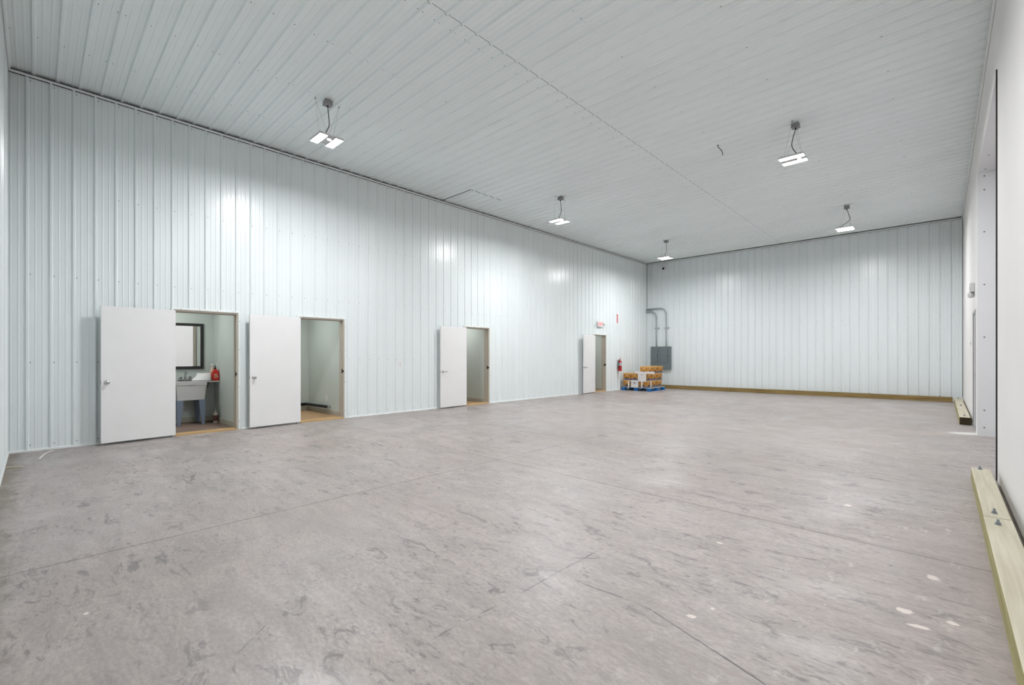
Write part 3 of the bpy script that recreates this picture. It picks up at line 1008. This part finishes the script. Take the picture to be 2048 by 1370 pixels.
o = thing('extinguisher_sign', 'narrow red and white vertical sign above the fire extinguisher', 'sign', (XL + 0.020, 15.285, 2.69))
MB().box(0, 0.003, -0.05, 0.05, -0.165, 0.165).build('sign_plate', M_signred, o)
mb = MB()
Mx = Matrix.Translation((0.0035, 0, 0.03)) @ Matrix.Rotation(math.radians(90), 4, 'Z') @ Matrix.Rotation(math.radians(90), 4, 'X') @ Matrix.Rotation(math.radians(90), 4, 'Z')
mb.text('FIRE', 0.05, Mx @ Matrix.Translation((0.0, 0.022, 0)), 0, 0.0005)
mb.text('EXTINGUISHER', 0.035, Mx @ Matrix.Translation((0.0, -0.02, 0)), 0, 0.0005)
mb.build('sign_lettering', M_white, o)
mb = MB()
mb.prism([(-0.03, 0.02), (0.03, 0.02), (0.0, -0.025)], 0.0, 0.001, 0, Matrix.Translation((0.0032, 0, -0.125)) @ Matrix.Rotation(math.radians(90), 4, 'Z') @ Matrix.Rotation(math.radians(90), 4, 'X'))
mb.build('sign_arrow', M_white, o)

o = thing('fire_extinguisher', 'red fire extinguisher hung on the wall beside the pallet', 'fire extinguisher', (XL + 0.11, 15.32, 0.69))
MB().lathe([(0.055, 0.0), (0.068, 0.012), (0.070, 0.03), (0.070, 0.33), (0.062, 0.375), (0.035, 0.405), (0.022, 0.412)], 24).build('cylinder', M_red, o)
MB().lathe([(0.0708, 0.20), (0.0708, 0.325)], 24, caps=False).build('instruction_label', M_silver, o)
MB().cyl((0, 0, 0.41), (0, 0, 0.445), 0.020).box(-0.012, 0.012, -0.015, 0.03, 0.44, 0.455).build('valve', M_chrome, o, 0.002)
MB().box(-0.011, 0.011, 0.0, 0.10, 0.448, 0.456).build('carry_handle', M_black, o, 0.002)
MB().tube([(0, -0.02, 0.45), (0, 0.03, 0.475), (0, 0.09, 0.505)], 0.008, 8).build('squeeze_lever', M_red, o)
MB().tube(curve3([(0, -0.02, 0.435), (0.01, -0.07, 0.42), (0.01, -0.088, 0.35), (0.01, -0.085, 0.22), (0.01, -0.08, 0.15)], 8), 0.011, 10).cyl((0.01, -0.08, 0.15), (0.01, -0.079, 0.10), 0.016).build('hose', M_black, o)
MB().box(-0.09, -0.068, -0.02, 0.02, 0.10, 0.42).build('wall_bracket', M_galv, o)

# ------------------------------------------------------------------ far wall: panels, conduits, camera
YF = YB - 0.021
def breaker_panel(x0, x1, label, flap):
    o = thing('electrical_panel', label, 'electrical panel', (x0, YF, 0.722), 0, 'electrical panels on the far wall')
    w = x1 - x0
    MB().box(0, w, -0.105, 0, 0, 0.92).build('cabinet', M_panel, o, 0.006)
    MB().box(-0.004, w + 0.004, -0.112, -0.105, -0.004, 0.924).build('front_cover', M_panel, o, 0.004)
    a, b_, c, d = flap
    d_ = MB().box(a, b_, -0.119, -0.111, c, d).build('panel_door', M_panel, o, 0.003)
    MB().box(b_, b_ + 0.012, -0.116, -0.1115, c, d).box(a, b_, -0.116, -0.1115, c - 0.010, c).build('door_gap', M_paneldark, o)
    MB().box(b_ - 0.045, b_ - 0.018, -0.128, -0.119, (c + d) / 2 - 0.02, (c + d) / 2 + 0.02).build('door_latch', M_paneldark, d_, 0.002)
    return o
breaker_panel(-8.765, -8.362, 'left dark grey electrical panel with a broad dark door gap', (0.10, 0.30, 0.27, 0.84))
breaker_panel(-8.348, -7.925, 'right dark grey electrical panel, nearest the open far wall', (0.09, 0.31, 0.27, 0.84))

def conduit(x, ztop, r, label):
    o = thing('conduit', label, 'conduit', (x, YF - 0.055, 1.648), 0, 'conduits over the electrical panels')
    H = ztop - 1.648
    rb = 0.27
    pts = [(0, 0, 0), (0, 0, 0.4), (0, 0, H - rb)]
    for i in range(1, 10):
        a = math.pi / 2 * i / 9
        pts.append((-rb * (1 - math.cos(a)), 0, H - rb + rb * math.sin(a)))
    pts.append((XL - x + 0.021, 0, H - 0.01))
    MB().tube(pts, r, 14).build('pipe', M_cond, o)
    MB().cyl((0, 0, 0.0), (0, 0, 0.03), r * 1.25).build('connector', M_galv, o)
    MB().cyl((0, 0, H - rb - 0.03), (0, 0, H - rb + 0.03), r * 1.15).build('coupling', M_cond, o)
    mb = MB()
    mb.box(-0.09, 0.11, 0.012, 0.055, 0.735, 0.775)
    mb.build('strut', M_galv, o)
    mb = MB()
    mb.cyl((0, 0, 0.735), (0, 0, 0.775), r * 1.18)
    mb.build('pipe_clamp', M_silver, o)
conduit(-8.545, 3.105, 0.030, 'shorter grey conduit bending from the left panel into the wall')
conduit(-8.124, 3.215, 0.030, 'taller grey conduit bending from the right panel over the other')

o = thing('dome_camera', 'white dome camera high in the far left corner', 'camera', (-8.25, YF, 4.84))
Mx = Matrix.Rotation(math.radians(90), 4, 'X')
MB().lathe([(0.085, 0.0), (0.085, 0.025), (0.075, 0.05), (0.055, 0.075), (0.045, 0.08)], 24, 0, Mx).build('camera_base', M_white, o)
MB().ball((0.012, -0.075, -0.012), 0.047, 16).build('camera_lens', M_black, o)

# ------------------------------------------------------------------ drywall fixtures, loose wire
o = thing('wall_alarm', 'small pale grey wall box with a lower lamp above the side door', 'wall box', (XR, 11.5, 2.46))
MB().box(-0.062, 0, -0.09, 0.09, -0.03, 0.13).build('housing', M_ivory, o, 0.010)
MB().box(-0.066, -0.061, -0.04, 0.04, 0.02, 0.06).build('label_plate', M_silver, o)
MB().lathe([(0.025, 0.02), (0.042, 0.0), (0.045, -0.045), (0.035, -0.08), (0.015, -0.085)], 8, 0, Matrix.Translation((-0.046, 0, -0.045)), True, False).build('lamp_head', M_ivory, o)

o = thing('loose_wire', 'short black wire dangling from the middle of the ceiling', 'wire', (-2.976, 8.613, HC - 0.005))
MB().tube(curve3([(0, 0, 0.004), (0.0, 0.0, -0.03), (0.05, 0.02, -0.10), (0.075, 0.02, -0.17), (0.07, 0.01, -0.20)], 8), 0.006, 8).build('wire_strand', M_cord, o)
MB().cyl((0, 0, 0.004), (0, 0, -0.006), 0.012).build('grommet', M_black, o)

# ------------------------------------------------------------------ timber sills on the floor
def bolt(parent, p):
    mb = MB()
    x, y, z = p
    mb.lathe([(0.019, 0), (0.019, 0.003)], 16, 0, Matrix.Translation((x, y, z)))
    mb.lathe([(0.0135, 0.003), (0.0135, 0.016)], 6, 0, Matrix.Translation((x, y, z)), True, False)
    mb.cyl((x, y, z + 0.016), (x, y, z + 0.036), 0.0075, None, 10)
    mb.build('anchor_bolt', M_boltm, parent)

def timber(label, x0, x1, y0, y1, mats, bolts, h=0.14):
    o = thing('timber_sill', label, 'timber', ((x0 + x1) / 2, (y0 + y1) / 2, 0), 0, 'treated timbers bolted along the walls')
    cx, cy = (x0 + x1) / 2, (y0 + y1) / 2
    mb = MB()
    q = [(x0 - cx, y0 - cy), (x1 - cx, y0 - cy), (x1 - cx, y1 - cy), (x0 - cx, y1 - cy)]
    zb = [fz(x0, y0), fz(x1, y0), fz(x1, y1), fz(x0, y1)]
    vs = [(a, b, z) for (a, b), z in zip(q, zb)] + [(a, b, z + h) for (a, b), z in zip(q, zb)]
    for f, mi in (((3, 2, 1, 0), 1), ((4, 5, 6, 7), 0)):
        mb.add(vs, [f], mi)
    long_y = (y1 - y0) > (x1 - x0)
    for k in range(4):
        end = (k in (0, 2)) == long_y
        mb.add(vs, [(k, (k + 1) % 4, 4 + (k + 1) % 4, 4 + k)], 2 if end else 1)
    b = bmesh.new()
    ob = mb.build('beam', mats, o)
    b.from_mesh(ob.data)
    bmesh.ops.remove_doubles(b, verts=b.verts, dist=1e-5)
    b.to_mesh(ob.data)
    b.free()
    md = ob.modifiers.new('bevel', 'BEVEL')
    md.width = 0.006
    md.segments = 2
    for bx, by in bolts:
        bolt(o, (bx - cx, by - cy, fz(bx, by) + h))
    return o

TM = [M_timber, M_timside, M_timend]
timber('pale timber nearest the viewer along the drywall foot', 0.218, 0.364, 1.2, 4.782, TM, [(0.282, 4.60)])
timber('pale timber lying end to end beyond the nearest one', 0.219, 0.363, 4.788, 6.74, TM, [(0.282, 4.905), (0.282, 6.68)])
timber('pale timber with a dark sawn end beyond the tall opening', 0.238, 0.390, 12.0, 17.30, TM, [(0.313, 12.28), (0.313, 14.62), (0.313, 17.0)])
timber('long brown timber along the foot of the far wall', -8.75, 0.212, 17.42, 17.56, [M_timtop, M_timback, M_timend], [(-7.3, 17.49), (-5.6, 17.49), (-3.6, 17.49), (-1.6, 17.49), (-0.05, 17.49)])

# ------------------------------------------------------------------ pallet with file boxes
PX, PY = -8.32, 16.09
pz = fz(PX, PY) - 0.002
o = thing('pallet', 'blue block pallet under the stacked file boxes', 'pallet', (PX, PY, pz))
hw, hd = 0.585, 0.62
for i, x in enumerate((-hw + 0.07, 0.0, hw - 0.07)):
    for j, y in enumerate((-hd + 0.07, 0.0, hd - 0.07)):
        MB().box(x - 0.07, x + 0.07, y - 0.07, y + 0.07, 0.018, 0.112).build('block', M_blue, o, 0.012, seg=3)
    MB().box(x - 0.07, x + 0.07, -hd, hd, 0.0, 0.018).build('bottom_board', M_blue, o, 0.003)
for k in range(7):
    y = -hd + 0.06 + k * (2 * hd - 0.12) / 6
    MB().box(-hw, hw, y - 0.058, y + 0.058, 0.112, 0.13).build('deck_board', M_deck, o, 0.003)

BW, BD, BH = 0.312, 0.405, 0.262
def box_meshes(white):
    body, main = MB(), (M_paper if white else M_kraft)
    hx, hy = BW / 2 - 0.009, BD / 2 - 0.009
    body.box(-hx, hx, -hy, hy, 0, BH - 0.012)
    e = 0.0015
    faces = [(Matrix.Translation((0, -hy, 0)), hx), (Matrix.Translation((hx, 0, 0)) @ Matrix.Rotation(math.radians(90), 4, 'Z'), hy)]
    for M_, half in faces:
        if not white:
            body.box(-half, half, -e, 0.0, 0.0, 0.062, 1, M_)
            n = 14
            cx = [0.0] if half < 0.17 else [-0.0]
            for c in cx:
                arch = [(c + 0.072 * math.cos(math.pi * i / n), 0.060 + 0.036 * math.sin(math.pi * i / n)) for i in range(n + 1)]
                body.prism(arch, 0.0, e * 1.2, 2, M_ @ Matrix.Rotation(math.radians(90), 4, 'X'))
        else:
            for z in (0.045, 0.10, 0.115, 0.135):
                body.box(-half * 0.8, half * (0.8 if z < 0.1 else 0.5), -e, 0, z, z + 0.004, 1, M_)
    lid = MB()
    lx, ly = BW / 2, BD / 2
    lid.box(-lx, lx, -ly, ly, BH - 0.058, BH)
    holes = [MB().box(-0.042, 0.042, -0.006 if white else -0.003, 0.0, 0.160, 0.186, 0, M_) for M_, half in faces]
    return body, lid, holes

proto = {}
for white in (False, True):
    b, l, h = box_meshes(white)
    r = thing('file_box', 'x', 'box')
    ob = b.build('box_body', [M_paper, M_ink, M_ink] if white else [M_kraft, M_band, M_arch], r)
    for q in h:
        q.build('handle_hole', M_hole if white else M_peach, r, 0.002)
    ol = l.build('lid', M_paper if white else M_kraftlid, r, 0.004)
    proto[white] = r
used = set()

def file_box(x, y, z, white, label, lidded=True, rz=0.0):
    src = proto[white]
    if white in used:
        r = src.copy()
        COL.objects.link(r)
        for c in src.children:
            d = c.copy()
            COL.objects.link(d)
            d.parent = r
    else:
        r = src
        used.add(white)
    r.location = (x, y, z)
    r.rotation_euler = (0, 0, rz)
    r['label'] = label
    r['group'] = 'file boxes stacked on the pallet'
    return r

z1 = pz + 0.1305
z2 = z1 + BH + 0.001
z3 = z2 + BH + 0.001
bx = [-8.685, -8.36, -8.035]
by = [15.675, 16.10, 16.525]
file_box(bx[0], by[0], z1, False, 'kraft file box at the bottom left of the pallet front')
file_box(bx[1], by[0] - 0.015, z1, True, 'white file box with a black handle hole, bottom row on the pallet')
file_box(bx[2], by[0], z1, False, 'kraft file box right of the white one in the bottom row')
file_box(bx[2], by[1], z1, False, 'kraft file box midway along the bottom right side of the pallet')
file_box(bx[2], by[2], z1, False, 'kraft file box at the rear of the bottom right side')
file_box(bx[0], by[0] - 0.005, z2, False, 'kraft file box at the left end of the middle row', rz=0.01)
file_box(bx[1], by[0] + 0.003, z2, False, 'kraft file box directly on top of the white bottom one', rz=-0.01)
file_box(bx[2], by[0] - 0.01, z2, False, 'kraft file box behind the white printed sheet in the middle row')
file_box(bx[2] + 0.008, by[1], z2, False, 'kraft file box midway along the side of the middle row')
file_box(bx[2] + 0.012, by[2], z2, False, 'kraft file box at the rear of the middle row side')
file_box(bx[2] - 0.03, by[0] + 0.14, z3, False, 'kraft file box on top, nearest of the upper row')
file_box(bx[2] - 0.02, by[1] + 0.13, z3, False, 'kraft file box on top, midway along the upper row')
file_box(bx[2] - 0.005, by[2] + 0.12, z3, False, 'kraft file box on top, last of the upper row')

o = thing('flat_carton', 'flat white carton lying on the front boxes below the top row', 'carton', (-7.975, 15.545, z3))
MB().box(-0.355, 0.355, -0.09, 0.045, 0.0, 0.062).build('carton_panel', M_paper, o, 0.003)
MB().box(-0.36, 0.36, -0.095, 0.048, 0.063, 0.070).build('carton_flap', M_paper, o)

o = thing('printed_sheet', 'white printed sheet hanging before the corner box of the middle row', 'sheet', (-8.045, by[0] - BD / 2 - 0.024, z2))
mb = MB()
mb.box(-0.163, 0.163, -0.004, 0.004, -0.035, BH - 0.004)
mb.build('sheet_board', M_paper, o, 0.0015)
mb = MB()
for z, a, b_ in ((0.205, -0.07, 0.05), (0.15, -0.12, 0.12), (0.12, -0.12, 0.06), (0.09, -0.12, 0.12), (0.0, -0.13, 0.13)):
    mb.box(a, b_, -0.0052, -0.004, z, z + (0.018 if z > 0.2 else 0.004))
mb.build('printed_lines', M_ink, o)

for sx, sy, ax, lab in ((-8.60, by[0] - BD / 2 - 0.012, 'y', 'white strip of board standing before the bottom left box'),
                        (-8.06, by[0] - BD / 2 - 0.012, 'y', 'white strip of board below the hanging printed sheet'),
                        (bx[2] + BW / 2 + 0.012, 15.80, 'x', 'white strip of board on the right side of the pallet stack')):
    mb = MB()
    if ax == 'y':
        mb.box(-0.026, 0.026, -0.005, 0.005, 0.0, 0.235)
    else:
        mb.box(-0.005, 0.005, -0.036, 0.036, 0.0, 0.25)
    tag(mb.build('board_strip', M_paper, None, 0.0015, (sx, sy, z1)), lab, 'strip', 'white strips in front of the boxes')

# ------------------------------------------------------------------ scraps on the floor
mb = MB()
p = curve3([(-8.27, 0.03, 0.004), (-8.50, 0.065, 0.006), (-8.70, 0.10, 0.005), (-8.86, 0.165, 0.004)], 8)
vs, fs = [], []
for i, q in enumerate(p):
    t = (p[min(i + 1, len(p) - 1)] - p[max(i - 1, 0)]).normalized()
    sd = Vector((-t.y, t.x, 0)) * 0.010
    vs += [q + sd, q - sd]
for i in range(len(p) - 1):
    fs.append((2 * i, 2 * i + 1, 2 * i + 3, 2 * i + 2))
mb.add(vs, fs)
o = mb.build('packing_strap', M_paper)
md = o.modifiers.new('thickness', 'SOLIDIFY')
md.thickness = 0.003
tag(o, 'curved white packing strap on the floor by the left corner', 'strap')
mb = MB()
mb.box(-0.10, 0.10, -0.012, 0.012, 0.0, 0.012)
tag(mb.build('wood_offcut', M_timber, None, 0.002, (-7.86, -0.20, 0.0), math.radians(70)), 'short pale wood offcut beside the front wall foot', 'offcut')
